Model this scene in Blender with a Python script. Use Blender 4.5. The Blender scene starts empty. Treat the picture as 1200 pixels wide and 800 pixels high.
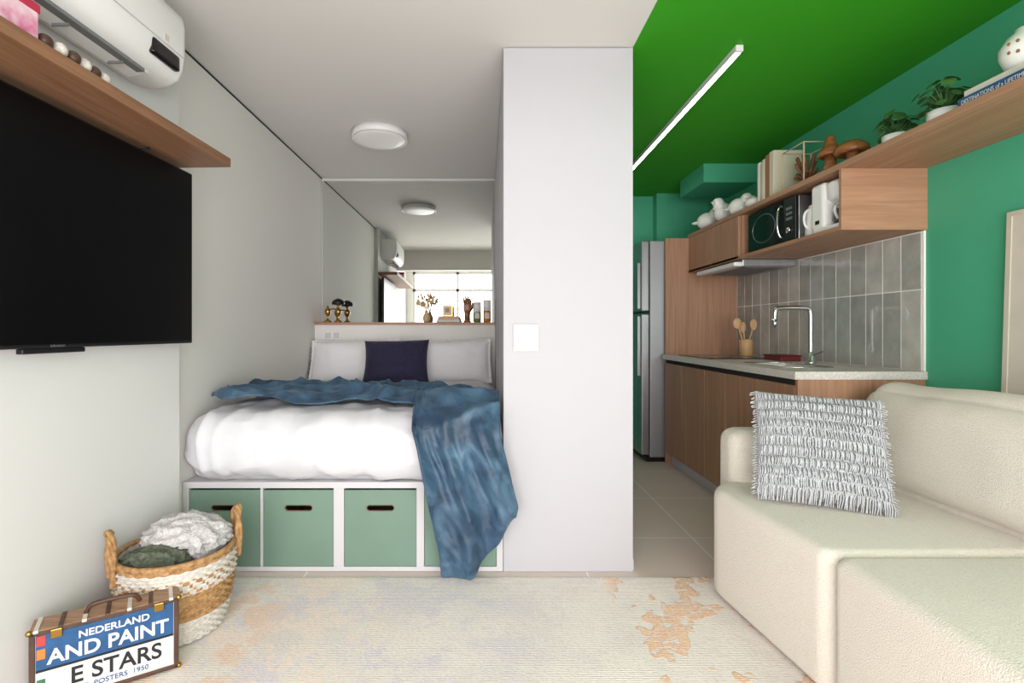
import bpy, bmesh, math, random
from mathutils import Vector, Matrix, noise
random.seed(7)
scn = bpy.context.scene
COL = scn.collection

# ---------------------------------------------------------------- helpers
def lin(c):
    out = []
    for v in c:
        v = v/255.0
        out.append(v/12.92 if v <= 0.04045 else ((v+0.055)/1.055)**2.4)
    return (out[0], out[1], out[2], 1.0)

def newmat(name):
    m = bpy.data.materials.new(name); m.use_nodes = True
    nt = m.node_tree
    return m, nt, nt.nodes['Principled BSDF']

def mat(name, rgb, rough=0.6, metal=0.0, var=0.0, vscale=8.0, bump=0.0, bscale=60.0, sheen=0.0, rgb2=None,
        spec=None, trans=0.0, emit=0.0, stretch=(1,1,1), coat=0.0):
    m, nt, b = newmat(name)
    b.inputs['Base Color'].default_value = lin(rgb)
    b.inputs['Roughness'].default_value = rough
    b.inputs['Metallic'].default_value = metal
    if spec is not None: b.inputs['Specular IOR Level'].default_value = spec
    if trans: b.inputs['Transmission Weight'].default_value = trans
    if sheen:
        b.inputs['Sheen Weight'].default_value = sheen
        b.inputs['Sheen Roughness'].default_value = 0.4
    if coat: b.inputs['Coat Weight'].default_value = coat
    if emit:
        b.inputs['Emission Color'].default_value = lin(rgb)
        b.inputs['Emission Strength'].default_value = emit
    tc = nt.nodes.new('ShaderNodeTexCoord')
    mp = nt.nodes.new('ShaderNodeMapping'); mp.inputs['Scale'].default_value = stretch
    nt.links.new(tc.outputs['Object'], mp.inputs['Vector'])
    if rgb2 is not None or var > 0:
        n = nt.nodes.new('ShaderNodeTexNoise'); n.inputs['Scale'].default_value = vscale
        n.inputs['Detail'].default_value = 4
        nt.links.new(mp.outputs['Vector'], n.inputs['Vector'])
        r = nt.nodes.new('ShaderNodeValToRGB')
        r.color_ramp.elements[0].position = 0.35; r.color_ramp.elements[1].position = 0.65
        c2 = rgb2 if rgb2 is not None else tuple(max(0, v*(1-var)) for v in rgb)
        r.color_ramp.elements[0].color = lin(c2); r.color_ramp.elements[1].color = lin(rgb)
        nt.links.new(n.outputs['Fac'], r.inputs['Fac'])
        nt.links.new(r.outputs['Color'], b.inputs['Base Color'])
    if bump > 0:
        n2 = nt.nodes.new('ShaderNodeTexNoise'); n2.inputs['Scale'].default_value = bscale
        n2.inputs['Detail'].default_value = 3
        nt.links.new(mp.outputs['Vector'], n2.inputs['Vector'])
        bp = nt.nodes.new('ShaderNodeBump'); bp.inputs['Strength'].default_value = bump
        bp.inputs['Distance'].default_value = 0.01
        nt.links.new(n2.outputs['Fac'], bp.inputs['Height'])
        nt.links.new(bp.outputs['Normal'], b.inputs['Normal'])
    return m

def wood(name, c1, c2, axis='z', rough=0.5, scale=1.0):
    m, nt, b = newmat(name)
    b.inputs['Roughness'].default_value = rough
    tc = nt.nodes.new('ShaderNodeTexCoord')
    mp = nt.nodes.new('ShaderNodeMapping')
    s = [28*scale]*3
    s['xyz'.index(axis)] = 1.2*scale
    mp.inputs['Scale'].default_value = s
    nt.links.new(tc.outputs['Object'], mp.inputs['Vector'])
    n = nt.nodes.new('ShaderNodeTexNoise'); n.inputs['Scale'].default_value = 1.5
    n.inputs['Detail'].default_value = 6; n.inputs['Roughness'].default_value = 0.65
    n.inputs['Distortion'].default_value = 0.6
    nt.links.new(mp.outputs['Vector'], n.inputs['Vector'])
    r = nt.nodes.new('ShaderNodeValToRGB')
    r.color_ramp.elements[0].position = 0.3; r.color_ramp.elements[0].color = lin(c2)
    r.color_ramp.elements[1].position = 0.68; r.color_ramp.elements[1].color = lin(c1)
    nt.links.new(n.outputs['Fac'], r.inputs['Fac'])
    nt.links.new(r.outputs['Color'], b.inputs['Base Color'])
    bp = nt.nodes.new('ShaderNodeBump'); bp.inputs['Strength'].default_value = 0.12
    bp.inputs['Distance'].default_value = 0.003
    nt.links.new(n.outputs['Fac'], bp.inputs['Height'])
    nt.links.new(bp.outputs['Normal'], b.inputs['Normal'])
    return m

GROUPS = {}
def group(name):
    e = bpy.data.objects.new(name, None); COL.objects.link(e)
    e.empty_display_size = 0.1
    GROUPS[e] = []
    return e

def link(o, parent=None):
    COL.objects.link(o)
    if parent is not None:
        GROUPS[parent].append(o)
    return o

def finish_groups():
    bpy.context.view_layer.update()
    for e, ch in GROUPS.items():
        mn = Vector((1e9,)*3); mx = Vector((-1e9,)*3)
        for o in ch:
            for c in o.bound_box:
                w = o.matrix_world @ Vector(c)
                for i in range(3):
                    mn[i] = min(mn[i], w[i]); mx[i] = max(mx[i], w[i])
        e.location = ((mn.x+mx.x)/2, (mn.y+mx.y)/2, mn.z)
        for o in ch:
            o.parent = e
            o.matrix_parent_inverse = Matrix.Translation(-Vector(e.location))

def mesh_obj(name, verts, faces, m, parent=None, smooth=False, bevel=0, bseg=2, xf=None):
    me = bpy.data.meshes.new(name)
    if xf is not None: verts = [xf @ Vector(v) for v in verts]
    me.from_pydata([tuple(v) for v in verts], [], faces)
    bm = bmesh.new(); bm.from_mesh(me)
    bmesh.ops.recalc_face_normals(bm, faces=bm.faces)
    bm.to_mesh(me); bm.free()
    if isinstance(m, (list, tuple)):
        for k in m: me.materials.append(k)
    elif m: me.materials.append(m)
    if smooth:
        for p in me.polygons: p.use_smooth = True
    o = bpy.data.objects.new(name, me)
    link(o, parent)
    if bevel > 0:
        md = o.modifiers.new('bevel', 'BEVEL'); md.width = bevel; md.segments = bseg; md.limit_method = 'ANGLE'
    return o

BF = [(0,1,3,2),(4,6,7,5),(0,4,5,1),(2,3,7,6),(0,2,6,4),(1,5,7,3)]
def box(name, x0, x1, y0, y1, z0, z1, m, parent=None, bevel=0, bseg=2, xf=None):
    v = [(x, y, z) for x in (x0, x1) for y in (y0, y1) for z in (z0, z1)]
    return mesh_obj(name, v, BF, m, parent, False, bevel, bseg, xf)

def softbox(name, x0, x1, y0, y1, z0, z1, r, m, parent=None, n=24, amp=0.0, sc=4.0, puff=0.0, xf=None, lim=None, seed=0, fn=None):
    c = Vector(((x0+x1)/2, (y0+y1)/2, (z0+z1)/2)); h = Vector(((x1-x0)/2, (y1-y0)/2, (z1-z0)/2))
    r = min(r, h.x*0.999, h.y*0.999, h.z*0.999)
    bm = bmesh.new(); bmesh.ops.create_cube(bm, size=2.0)
    bmesh.ops.subdivide_edges(bm, edges=bm.edges[:], cuts=n, use_grid_fill=True)
    for v in bm.verts:
        u = v.co.copy()
        p = Vector()
        for i in range(3):
            t = math.sin(u[i]*math.pi/2)*0.5 + u[i]*0.5
            p[i] = t*h[i]
        inn = Vector([max(-(h[i]-r), min(h[i]-r, p[i])) for i in range(3)])
        # snap to surface
        d = p-inn
        if d.length > 1e-6: 
            q = inn + d.normalized()*r
        else: q = p
        nrm = d.normalized() if d.length > 1e-6 else Vector((0,0,1))
        if puff:
            k = Vector([1-abs(u[i])**2 for i in range(3)])
            for i in range(3):
                j, l = (i+1) % 3, (i+2) % 3
                q[i] += math.copysign(1, u[i])*(abs(u[i])**4)*puff*(max(0, k[j])*max(0, k[l]))**0.5
        w = c+q
        if amp:
            f = noise.noise(w*sc+Vector((seed, 0, 0))) + 0.5*noise.noise(w*sc*2.3+Vector((0, seed, 3)))
            w = w + nrm*(amp*f)
        if fn: w = w + nrm*fn(w, nrm)
        if lim:
            for i, (lo, hi) in enumerate(lim):
                if lo is not None: w[i] = max(lo, w[i])
                if hi is not None: w[i] = min(hi, w[i])
        v.co = (xf @ w) if xf is not None else w
    me = bpy.data.meshes.new(name); bm.to_mesh(me); bm.free()
    me.materials.append(m)
    for p in me.polygons: p.use_smooth = True
    o = bpy.data.objects.new(name, me)
    return link(o, parent)

def lathe(name, prof, center, m, parent=None, seg=32, smooth=True, xf=None, rib=None):
    cx, cy, cz = center; verts = []; faces = []
    for k, (r, z) in enumerate(prof):
        for i in range(seg):
            a = 2*math.pi*i/seg
            rr = r + (rib(k, a) if rib else 0)
            verts.append((cx+rr*math.cos(a), cy+rr*math.sin(a), cz+z))
    for k in range(len(prof)-1):
        for i in range(seg):
            j = (i+1) % seg
            faces.append((k*seg+i, k*seg+j, (k+1)*seg+j, (k+1)*seg+i))
    faces.append(tuple(range(seg))[::-1]); b = (len(prof)-1)*seg
    faces.append(tuple(range(b, b+seg)))
    return mesh_obj(name, verts, faces, m, parent, smooth, xf=xf)

def curve_mesh(name, cu, m, parent=None, xf=None, smooth=True):
    tmp = bpy.data.objects.new(name+'_tmp', cu); COL.objects.link(tmp)
    dg = bpy.context.evaluated_depsgraph_get(); dg.update()
    me = bpy.data.meshes.new_from_object(tmp.evaluated_get(dg))
    bpy.data.objects.remove(tmp)
    if xf is not None: me.transform(xf)
    me.materials.clear(); me.materials.append(m)
    if smooth:
        for p in me.polygons: p.use_smooth = True
    me.name = name
    o = bpy.data.objects.new(name, me)
    return link(o, parent)

def tube(name, pts, r, m, parent=None, cyclic=False, smooth_path=True, xf=None, radii=None):
    cu = bpy.data.curves.new(name, 'CURVE'); cu.dimensions = '3D'
    cu.bevel_depth = r; cu.bevel_resolution = 3; cu.use_fill_caps = True; cu.resolution_u = 6
    if smooth_path:
        s = cu.splines.new('NURBS'); s.points.add(len(pts)-1)
        for i, p in enumerate(pts):
            s.points[i].co = (*p, 1)
            if radii: s.points[i].radius = radii[i]
        s.order_u = 3; s.use_endpoint_u = not cyclic; s.use_cyclic_u = cyclic
    else:
        s = cu.splines.new('POLY'); s.points.add(len(pts)-1)
        for i, p in enumerate(pts):
            s.points[i].co = (*p, 1)
            if radii: s.points[i].radius = radii[i]
        s.use_cyclic_u = cyclic
    return curve_mesh(name, cu, m, parent, xf)

def textm(name, body, size, m, parent, xf, align='LEFT', ext=0.0008, sx=1.0, bold=0.0):
    cu = bpy.data.curves.new(name, 'FONT'); cu.body = body; cu.size = size; cu.extrude = ext; cu.align_x = align
    cu.offset = bold
    return curve_mesh(name, cu, m, parent, xf @ Matrix.Diagonal((sx, 1, 1, 1)), smooth=False)

def ball(name, c, rx, ry, rz, m, parent=None, seg=24, xf=None):
    prof = [(max(1e-4, math.sin(math.pi*k/16)), -math.cos(math.pi*k/16)) for k in range(17)]
    M = Matrix.Translation(c) @ Matrix.Diagonal((rx, ry, rz, 1))
    if xf is not None: M = xf @ M
    return lathe(name, prof, (0, 0, 0), m, parent, seg, True, M)

def cushion(name, w, h, t, m, xf, parent=None, n=36, pinch=0.07, amp=0.006, sc=9, p=2.6, rows=0, seed=0, flange=0.0):
    verts = []; faces = []
    def P(u, v, s):
        x = w/2*u*(1-pinch*(1-v*v)*abs(u)**2); y = h/2*v*(1-pinch*(1-u*u)*abs(v)**2)
        uu = min(1, abs(u)*(1+flange)); vv = min(1, abs(v)*(1+flange))
        k = max(0, (1-uu**p))*max(0, (1-vv**p))
        z = t/2*k**0.55
        f = noise.noise(Vector((x*sc+seed, y*sc, s*5.0)))+0.6*noise.noise(Vector((x*sc*2.1, y*sc*2.1+seed, s*3.0)))
        z += amp*f*min(1, k*3)
        if rows:
            z += 0.006*math.sin(v*rows*math.pi)*min(1, k*4)
        if flange:
            z += 0.002
            e = max(abs(u), abs(v))
            if e > 0.9: z2 = 0.010*math.sin(u*38+v*33+seed)*(e-0.9)*10; return (x, y, s*max(z, 0.0008)+z2)
        return (x, y, s*max(z, 0.0008))
    for s in (1, -1):
        b = len(verts)
        for i in range(n+1):
            for j in range(n+1):
                u = math.sin((-1+2*i/n)*math.pi/2)*0.6+(-1+2*i/n)*0.4; v = math.sin((-1+2*j/n)*math.pi/2)*0.6+(-1+2*j/n)*0.4
                verts.append(P(u, v, s))
        for i in range(n):
            for j in range(n):
                a = b+i*(n+1)+j
                faces.append((a, a+n+1, a+n+2, a+1) if s > 0 else (a, a+1, a+n+2, a+n+1))
    # stitch borders
    N = (n+1)*(n+1)
    def idx(i, j): return i*(n+1)+j
    border = [idx(i, 0) for i in range(n)]+[idx(n, j) for j in range(n)]+[idx(i, n) for i in range(n, 0, -1)]+[idx(0, j) for j in range(n, 0, -1)]
    L = len(border)
    for k in range(L):
        a, b2 = border[k], border[(k+1) % L]
        faces.append((a, a+N, b2+N, b2))
    o = mesh_obj(name, verts, faces, m, parent, True, xf=xf)
    return o, P

def frame_matrix(c, right, up):
    r = Vector(right).normalized(); u = Vector(up); u = (u-r*u.dot(r)).normalized(); n = r.cross(u)
    return Matrix(((r.x, u.x, n.x, c[0]), (r.y, u.y, n.y, c[1]), (r.z, u.z, n.z, c[2]), (0, 0, 0, 1)))

def lerp(a, b, t): return a+(b-a)*t
def pw(x, pts):
    if x <= pts[0][0]: return pts[0][1]
    for (a, va), (b, vb) in zip(pts, pts[1:]):
        if x <= b:
            t = (x-a)/(b-a); t = t*t*(3-2*t)
            return lerp(va, vb, t)
    return pts[-1][1]

# ---------------------------------------------------------------- constants
CH = 1.146; CEIL = 2.50
XW = 2.20; XC0 = 0.089; XC1 = 0.707; YF = 2.39; YM = 4.44; YB = 5.04; XN = -1.443; YR = -1.0
TVM = Matrix.Translation((-1.40, 2.3, 0)) @ Matrix.Rotation(-0.046, 4, 'Z')

# ---------------------------------------------------------------- materials
M_wall = mat('wall_paint_offwhite', (224, 220, 215), 0.85, bump=0.03, bscale=150)
M_wall2 = mat('wall_paint_lightgrey', (216, 214, 212), 0.85, bump=0.03, bscale=150)
M_ceil = mat('ceiling_paint', (214, 210, 206), 0.9)
M_panel = mat('lacquer_panel', (182, 179, 183), 0.6)
M_green = mat('green_paint', (48, 150, 8), 0.7)
M_teal = mat('teal_paint', (72, 170, 132), 0.6, var=0.03, vscale=3)
M_white = mat('white_plastic', (225, 223, 222), 0.4)
M_acw = mat('ac_white_plastic', (240, 238, 236), 0.4)
M_grey = mat('grey_plastic', (120, 120, 120), 0.6)
M_whiteMDF = mat('white_mdf', (200, 197, 199), 0.5)
M_black = mat('black_plastic', (14, 14, 16), 0.35)
M_screen = mat('tv_screen', (3, 3, 4), 0.3, spec=0.2)
M_dark = mat('dark_gap', (40, 38, 36), 0.9)
M_woodL = wood('walnut_laminate_shelf', (150, 108, 78), (116, 80, 56), 'y')
M_woodK = wood('walnut_laminate_kitchen', (180, 138, 110), (152, 112, 86), 'z')
M_woodKy = wood('walnut_laminate_long', (180, 138, 108), (152, 110, 84), 'y')
M_woodKx = wood('walnut_laminate_cross', (180, 138, 108), (154, 112, 86), 'x')
M_woodlight = wood('beech_wood', (206, 168, 122), (184, 142, 98), 'z')
M_sage = mat('sage_green_lacquer', (112, 138, 122), 0.55, var=0.03, vscale=4)
M_mdf = mat('mdf_cut_edge', (120, 96, 72), 0.8)
M_duvet = mat('white_cotton', (212, 211, 215), 0.9, bump=0.2, bscale=22)
M_pill = mat('white_percale', (234, 233, 234), 0.9, bump=0.1, bscale=30)
M_navy = mat('navy_velvet', (38, 32, 66), 0.8, sheen=0.15, rgb2=(26, 22, 48), vscale=60, bump=0.6, bscale=90)

def velvet_throw():
    m, nt, b = newmat('blue_crushed_velvet')
    b.inputs['Roughness'].default_value = 0.5
    b.inputs['Sheen Weight'].default_value = 0.35
    b.inputs['Sheen Roughness'].default_value = 0.35
    b.inputs['Sheen Tint'].default_value = lin((150, 180, 205))
    tc = nt.nodes.new('ShaderNodeTexCoord')
    n = nt.nodes.new('ShaderNodeTexNoise'); n.inputs['Scale'].default_value = 6; n.inputs['Detail'].default_value = 4
    n.inputs['Distortion'].default_value = 1.0
    nt.links.new(tc.outputs['Object'], n.inputs['Vector'])
    r = nt.nodes.new('ShaderNodeValToRGB')
    e = r.color_ramp.elements
    e[0].position = 0.34; e[0].color = lin((36, 58, 80))
    e[1].position = 0.70; e[1].color = lin((80, 110, 132))
    k = e.new(0.5); k.color = lin((54, 82, 106))
    nt.links.new(n.outputs['Fac'], r.inputs['Fac']); nt.links.new(r.outputs['Color'], b.inputs['Base Color'])
    n2 = nt.nodes.new('ShaderNodeTexNoise'); n2.inputs['Scale'].default_value = 18; n2.inputs['Detail'].default_value = 3
    n2.inputs['Distortion'].default_value = 0.8
    nt.links.new(tc.outputs['Object'], n2.inputs['Vector'])
    bp = nt.nodes.new('ShaderNodeBump'); bp.inputs['Strength'].default_value = 0.4; bp.inputs['Distance'].default_value = 0.012
    nt.links.new(n2.outputs['Fac'], bp.inputs['Height']); nt.links.new(bp.outputs['Normal'], b.inputs['Normal'])
    return m
M_throw = velvet_throw()
M_boucle = mat('cream_boucle', (228, 220, 207), 0.95, var=0.04, vscale=200, bump=0.5, bscale=260, sheen=0.2)
M_grayknit = mat('grey_knit', (198, 199, 202), 0.95, var=0.06, vscale=90, bump=0.5, bscale=150)
M_steel = mat('brushed_steel', (180, 181, 184), 0.32, 0.9, var=0.08, vscale=20, stretch=(1, 1, 0.1))
M_chrome = mat('chrome', (215, 215, 218), 0.12, 1.0)
M_mirror = mat('mirror_glass', (226, 230, 226), 0.0, 1.0)
M_stone = mat('speckled_stone', (224, 219, 212), 0.35, rgb2=(196, 190, 182), vscale=160)
M_brass = mat('brass', (176, 138, 72), 0.25, 1.0)
M_glassk = mat('black_glass', (10, 10, 12), 0.08)
M_mush = mat('teak_turned', (156, 96, 54), 0.35, var=0.25, vscale=12, stretch=(1, 1, 4))
M_ceramic = mat('white_ceramic', (232, 230, 226), 0.3)
M_leaf = mat('leaf_green', (84, 126, 70), 0.45, rgb2=(48, 86, 44), vscale=25)
M_wick = mat('seagrass_natural', (184, 144, 96), 0.8, rgb2=(146, 106, 66), vscale=60, bump=0.4, bscale=120)
M_rope = mat('cotton_rope_white', (216, 208, 198), 0.9, var=0.1, vscale=80, bump=0.4, bscale=140)
M_towel = mat('terry_towel', (212, 207, 206), 0.95, var=0.12, vscale=60, bump=0.9, bscale=120)
M_towelg = mat('knit_green', (104, 108, 92), 0.95, rgb2=(70, 76, 62), vscale=70, bump=0.9, bscale=110)
M_leather = mat('brown_leather', (82, 54, 40), 0.5, var=0.2, vscale=20, bump=0.2)
M_blue = mat('printed_blue', (28, 84, 136), 0.5, var=0.15, vscale=20)
M_paper = mat('printed_paper', (216, 208, 198), 0.6, var=0.05, vscale=20)
M_ink = mat('black_ink', (24, 24, 26), 0.6)
M_whiteink = mat('white_ink', (222, 220, 219), 0.6)

def floor_mat():
    m, nt, b = newmat('porcelain_floor_tiles')
    tc = nt.nodes.new('ShaderNodeTexCoord'); mp = nt.nodes.new('ShaderNodeMapping')
    mp.inputs['Location'].default_value = (-1.15, -2.785, 0)
    br = nt.nodes.new('ShaderNodeTexBrick'); br.offset = 0; br.squash = 1
    br.inputs['Scale'].default_value = 1.0; br.inputs['Brick Width'].default_value = 0.665
    br.inputs['Row Height'].default_value = 0.665; br.inputs['Mortar Size'].default_value = 0.004
    br.inputs['Color1'].default_value = lin((224, 207, 198)); br.inputs['Color2'].default_value = lin((220, 203, 194))
    br.inputs['Mortar'].default_value = lin((246, 240, 234))
    nt.links.new(tc.outputs['Object'], mp.inputs['Vector']); nt.links.new(mp.outputs['Vector'], br.inputs['Vector'])
    n = nt.nodes.new('ShaderNodeTexNoise'); n.inputs['Scale'].default_value = 4; n.inputs['Detail'].default_value = 6
    nt.links.new(tc.outputs['Object'], n.inputs['Vector'])
    mx = nt.nodes.new('ShaderNodeMix'); mx.data_type = 'RGBA'; mx.blend_type = 'MULTIPLY'
    mx.inputs[0].default_value = 0.04
    nt.links.new(br.outputs['Color'], mx.inputs[6]); nt.links.new(n.outputs['Fac'], mx.inputs[7])
    nt.links.new(mx.outputs[2], b.inputs['Base Color'])
    b.inputs['Roughness'].default_value = 0.42
    return m
M_floor = floor_mat()

def rug_mat():
    m, nt, b = newmat('abstract_woven_rug')
    b.inputs['Roughness'].default_value = 0.95
    tc = nt.nodes.new('ShaderNodeTexCoord')
    def noise_n(scale, detail, off=(0, 0, 0), st=(1, 1, 1)):
        mp = nt.nodes.new('ShaderNodeMapping'); mp.inputs['Location'].default_value = off; mp.inputs['Scale'].default_value = st
        nt.links.new(tc.outputs['Object'], mp.inputs['Vector'])
        n = nt.nodes.new('ShaderNodeTexNoise'); n.inputs['Scale'].default_value = scale; n.inputs['Detail'].default_value = detail
        n.inputs['Roughness'].default_value = 0.7
        nt.links.new(mp.outputs['Vector'], n.inputs['Vector']); return n
    def ramp(src, p0, p1):
        r = nt.nodes.new('ShaderNodeMapRange'); r.inputs['From Min'].default_value = p0; r.inputs['From Max'].default_value = p1
        r.interpolation_type = 'SMOOTHSTEP'
        nt.links.new(src, r.inputs['Value']); return r.outputs['Result']
    def mixc(fac, a, bcol):
        mx = nt.nodes.new('ShaderNodeMix'); mx.data_type = 'RGBA'
        nt.links.new(fac, mx.inputs[0])
        if isinstance(a, tuple): mx.inputs[6].default_value = a
        else: nt.links.new(a, mx.inputs[6])
        mx.inputs[7].default_value = bcol
        return mx.outputs[2]
    def mul(a, b2):
        k = nt.nodes.new('ShaderNodeMath'); k.operation = 'MULTIPLY'; nt.links.new(a, k.inputs[0]); nt.links.new(b2, k.inputs[1]); return k.outputs[0]
    sep = nt.nodes.new('ShaderNodeSeparateXYZ'); nt.links.new(tc.outputs['Object'], sep.inputs[0])
    fine = noise_n(80, 2, st=(1, 1.8, 1))
    c = mixc(ramp(noise_n(3.5, 8, (4, 2, 0)).outputs['Fac'], 0.42, 0.62), lin((238, 230, 221)), lin((230, 222, 215)))
    left = ramp(sep.outputs['X'], 0.45, -0.1)
    c = mixc(mul(ramp(noise_n(4, 8, (9, 1, 0)).outputs['Fac'], 0.48, 0.58), left), c, lin((227, 218, 221)))
    c = mixc(mul(ramp(noise_n(5, 8, (2, 7, 0)).outputs['Fac'], 0.50, 0.55), ramp(sep.outputs['X'], -0.2, -0.6)), c, lin((242, 226, 214)))
    # peach tufted motifs on the right
    big = ramp(noise_n(3.6, 2.5, (3.1, 0.62, 0), (1.35, 1.0, 1)).outputs['Fac'], 0.53, 0.545)
    rp = mul(ramp(sep.outputs['X'], 0.52, 0.60), big)
    holes = ramp(noise_n(22, 3, (1, 5, 0), (1, 1.6, 1)).outputs['Fac'], 0.40, 0.46)
    rp = mul(rp, holes)
    c = mixc(rp, c, lin((238, 198, 168)))
    rp2 = mul(rp, ramp(fine.outputs['Fac'], 0.48, 0.58))
    c = mixc(rp2, c, lin((242, 214, 192)))
    lp = mul(ramp(sep.outputs['X'], -0.75, -0.9), ramp(noise_n(4.6, 5, (7, 2.2, 0)).outputs['Fac'], 0.52, 0.55))
    c = mixc(lp, c, lin((240, 214, 196)))
    mx = nt.nodes.new('ShaderNodeMix'); mx.data_type = 'RGBA'; mx.blend_type = 'MULTIPLY'; mx.inputs[0].default_value = 0.14
    nt.links.new(c, mx.inputs[6]); nt.links.new(ramp(fine.outputs['Fac'], 0.2, 0.6), mx.inputs[7])
    nt.links.new(mx.outputs[2], b.inputs['Base Color'])
    wv = nt.nodes.new('ShaderNodeTexWave'); wv.bands_direction = 'Y'; wv.inputs['Scale'].default_value = 34
    wv.inputs['Distortion'].default_value = 1.5
    nt.links.new(tc.outputs['Object'], wv.inputs['Vector'])
    wm = nt.nodes.new('ShaderNodeMath'); wm.operation = 'MULTIPLY'; wm.inputs[1].default_value = 0.35
    nt.links.new(wv.outputs['Fac'], wm.inputs[0])
    ad = nt.nodes.new('ShaderNodeMath'); ad.operation = 'ADD'
    nt.links.new(wm.outputs[0], ad.inputs[0]); nt.links.new(fine.outputs['Fac'], ad.inputs[1])
    ad2 = nt.nodes.new('ShaderNodeMath'); ad2.operation = 'ADD'
    nt.links.new(ad.outputs[0], ad2.inputs[0]); nt.links.new(rp, ad2.inputs[1])
    bp = nt.nodes.new('ShaderNodeBump'); bp.inputs['Strength'].default_value = 0.6; bp.inputs['Distance'].default_value = 0.005
    nt.links.new(ad2.outputs[0], bp.inputs['Height']); nt.links.new(bp.outputs['Normal'], b.inputs['Normal'])
    return m

# ---------------------------------------------------------------- room shell
box('floor', -1.75, XW+0.15, YR-0.1, YB+0.15, -0.1, 0.0, M_floor)
box('ceiling', -1.75, XC1, YR-0.1, YB+0.15, CEIL, CEIL+0.1, M_ceil)
box('ceiling_kitchen', XC1, XW+0.15, YR-0.1, YB+0.15, CEIL, CEIL+0.1, M_green)
box('wall_tv', -0.22, 0.0, -3.36, 0.0, 0, CEIL, M_wall2, xf=TVM)
box('wall_left', -1.62, XN, 2.2, YB, 0, CEIL, M_wall)
box('wall_niche_back', XN, XC0, YM+0.012, YB, 0, CEIL, M_wall)
box('wall_partition', XC0, XC1, YF, YB, 0, CEIL-0.004, M_panel, bevel=0.003)
box('wall_back', XC1, XW, YB, YB+0.15, 0, CEIL, M_teal)
box('wall_right', XW, XW+0.15, YR-0.1, YB+0.15, 0, CEIL, M_teal)
box('beam_rear', -1.5, XW, 0.30, 0.48, 2.17, CEIL, M_ceil)
box('wall_rear', -1.75, XW, YR-0.15, YR, 2.32, CEIL, M_wall)
box('wall_rear_left', -1.75, -1.42, YR-0.15, YR, 0, 2.32, M_wall)
box('wall_rear_right', 2.1, XW, YR-0.15, YR, 0, 2.32, M_wall)
wg = group('window_1')  # window opening enlarged to nearly the whole rear wall for more frontal light
for i, x in enumerate([-1.42, -0.56, 0.3, 1.18, 2.05]):
    box('mullion_%d' % i, x, x+0.05, YR-0.1, YR-0.04, 0.0, 2.32, M_white, wg)
for i, z in enumerate([0.0, 1.93, 2.27]):
    box('rail_%d' % i, -1.42, 2.1, YR-0.1, YR-0.04, z, z+0.05, M_white, wg)
box('shadow_gap_strip', XN, XN+0.005, 2.31, YM, CEIL-0.009, CEIL-0.001, M_dark)  # dark strip colours in the shade of the gap under the ceiling
box('baseboard_kitchen', XC1, XC1+0.008, YF+0.02, YB, 0, 0.05, M_white)
box('trim_2', 1.77, XW, 4.055, 4.54, 2.35, CEIL, M_teal)
box('trim_3', 1.69, XW, 4.93, YB, 1.9, CEIL, M_teal)

# mirror
mg = group('wall_mirror')
box('glass', XN+0.004, XC0-0.004, YM, YM+0.006, 1.225, 2.475, M_mirror, mg)
box('backing', XN+0.004, XC0-0.004, YM+0.006, YM+0.012, 1.225, 2.475, M_dark, mg)
tube('edge', [(XN+0.004, YM-0.001, 1.225), (XN+0.004, YM-0.001, 2.475), (XC0-0.004, YM-0.001, 2.475)], 0.0025, M_steel, mg, smooth_path=False)

# ---------------------------------------------------------------- bed
bg = group('platform_bed')
box('top_board', XN+0.003, XC0-0.002, YF, 4.245, 0.398, 0.428, M_whiteMDF, bg, 0.002)
box('bottom_board', XN+0.003, XC0-0.002, YF, 4.245, 0.002, 0.024, M_whiteMDF, bg, 0.002)
for i, (a, b_) in enumerate([(-1.440, -1.411), (-1.069, -1.057), (-0.72, -0.671), (-0.325, -0.289), (0.057, 0.087)]):
    box('divider_%d' % i, a, b_, YF+0.002, 4.2, 0.024, 0.398, M_whiteMDF, bg)
box('back_board', XN+0.003, XC0-0.002, 4.2, 4.24, 0.024, 0.398, M_whiteMDF, bg)
box('mattress', XN+0.01, XC0-0.01, 2.45, 4.24, 0.428, 0.695, M_pill, bg, 0.04, 4)
hbg = group('headboard')
box('panel', XN+0.003, XC0-0.002, 4.25, 4.285, 0.0, 1.2, M_wall, hbg)
box('support', XN+0.003, XC0-0.002, 4.287, YM, 0.0, 1.20, M_wall, hbg)
box('sill_board', XN+0.003, XC0-0.002, 4.235, YM, 1.20, 1.222, M_woodKx, hbg, 0.002)
YE = 2.33; RD = 0.13; ZT = 0.755
def duvet_fn(w, nrm):
    t = noise.noise(Vector((w.x*1.8, w.y*1.8, w.z*1.0)))*1.5
    f = 1-2*abs(noise.noise(Vector((w.x*5+t, w.y*4+t, w.z*2.5+11))))
    d = 0.014*max(0, f)**2
    g = 1-2.4*abs(noise.noise(Vector((w.x*9-t, w.y*7, w.z*5+3))))
    d += 0.007*max(0, g)**2
    if nrm.y < -0.3:
        d += 0.010*noise.noise(Vector((w.x*12, 3, w.z*1.5)))
        d -= 0.015*max(0, (0.62-w.z)/0.2)**2
    return d
softbox('duvet', XN+0.005, XC0-0.005, YE, 4.0, 0.43, ZT, RD, M_duvet, bg, n=80, amp=0.012, sc=4.5, fn=duvet_fn,
        lim=[(XN+0.003, XC0-0.003), (2.312, 4.24), (0.43, 0.78)])
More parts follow.
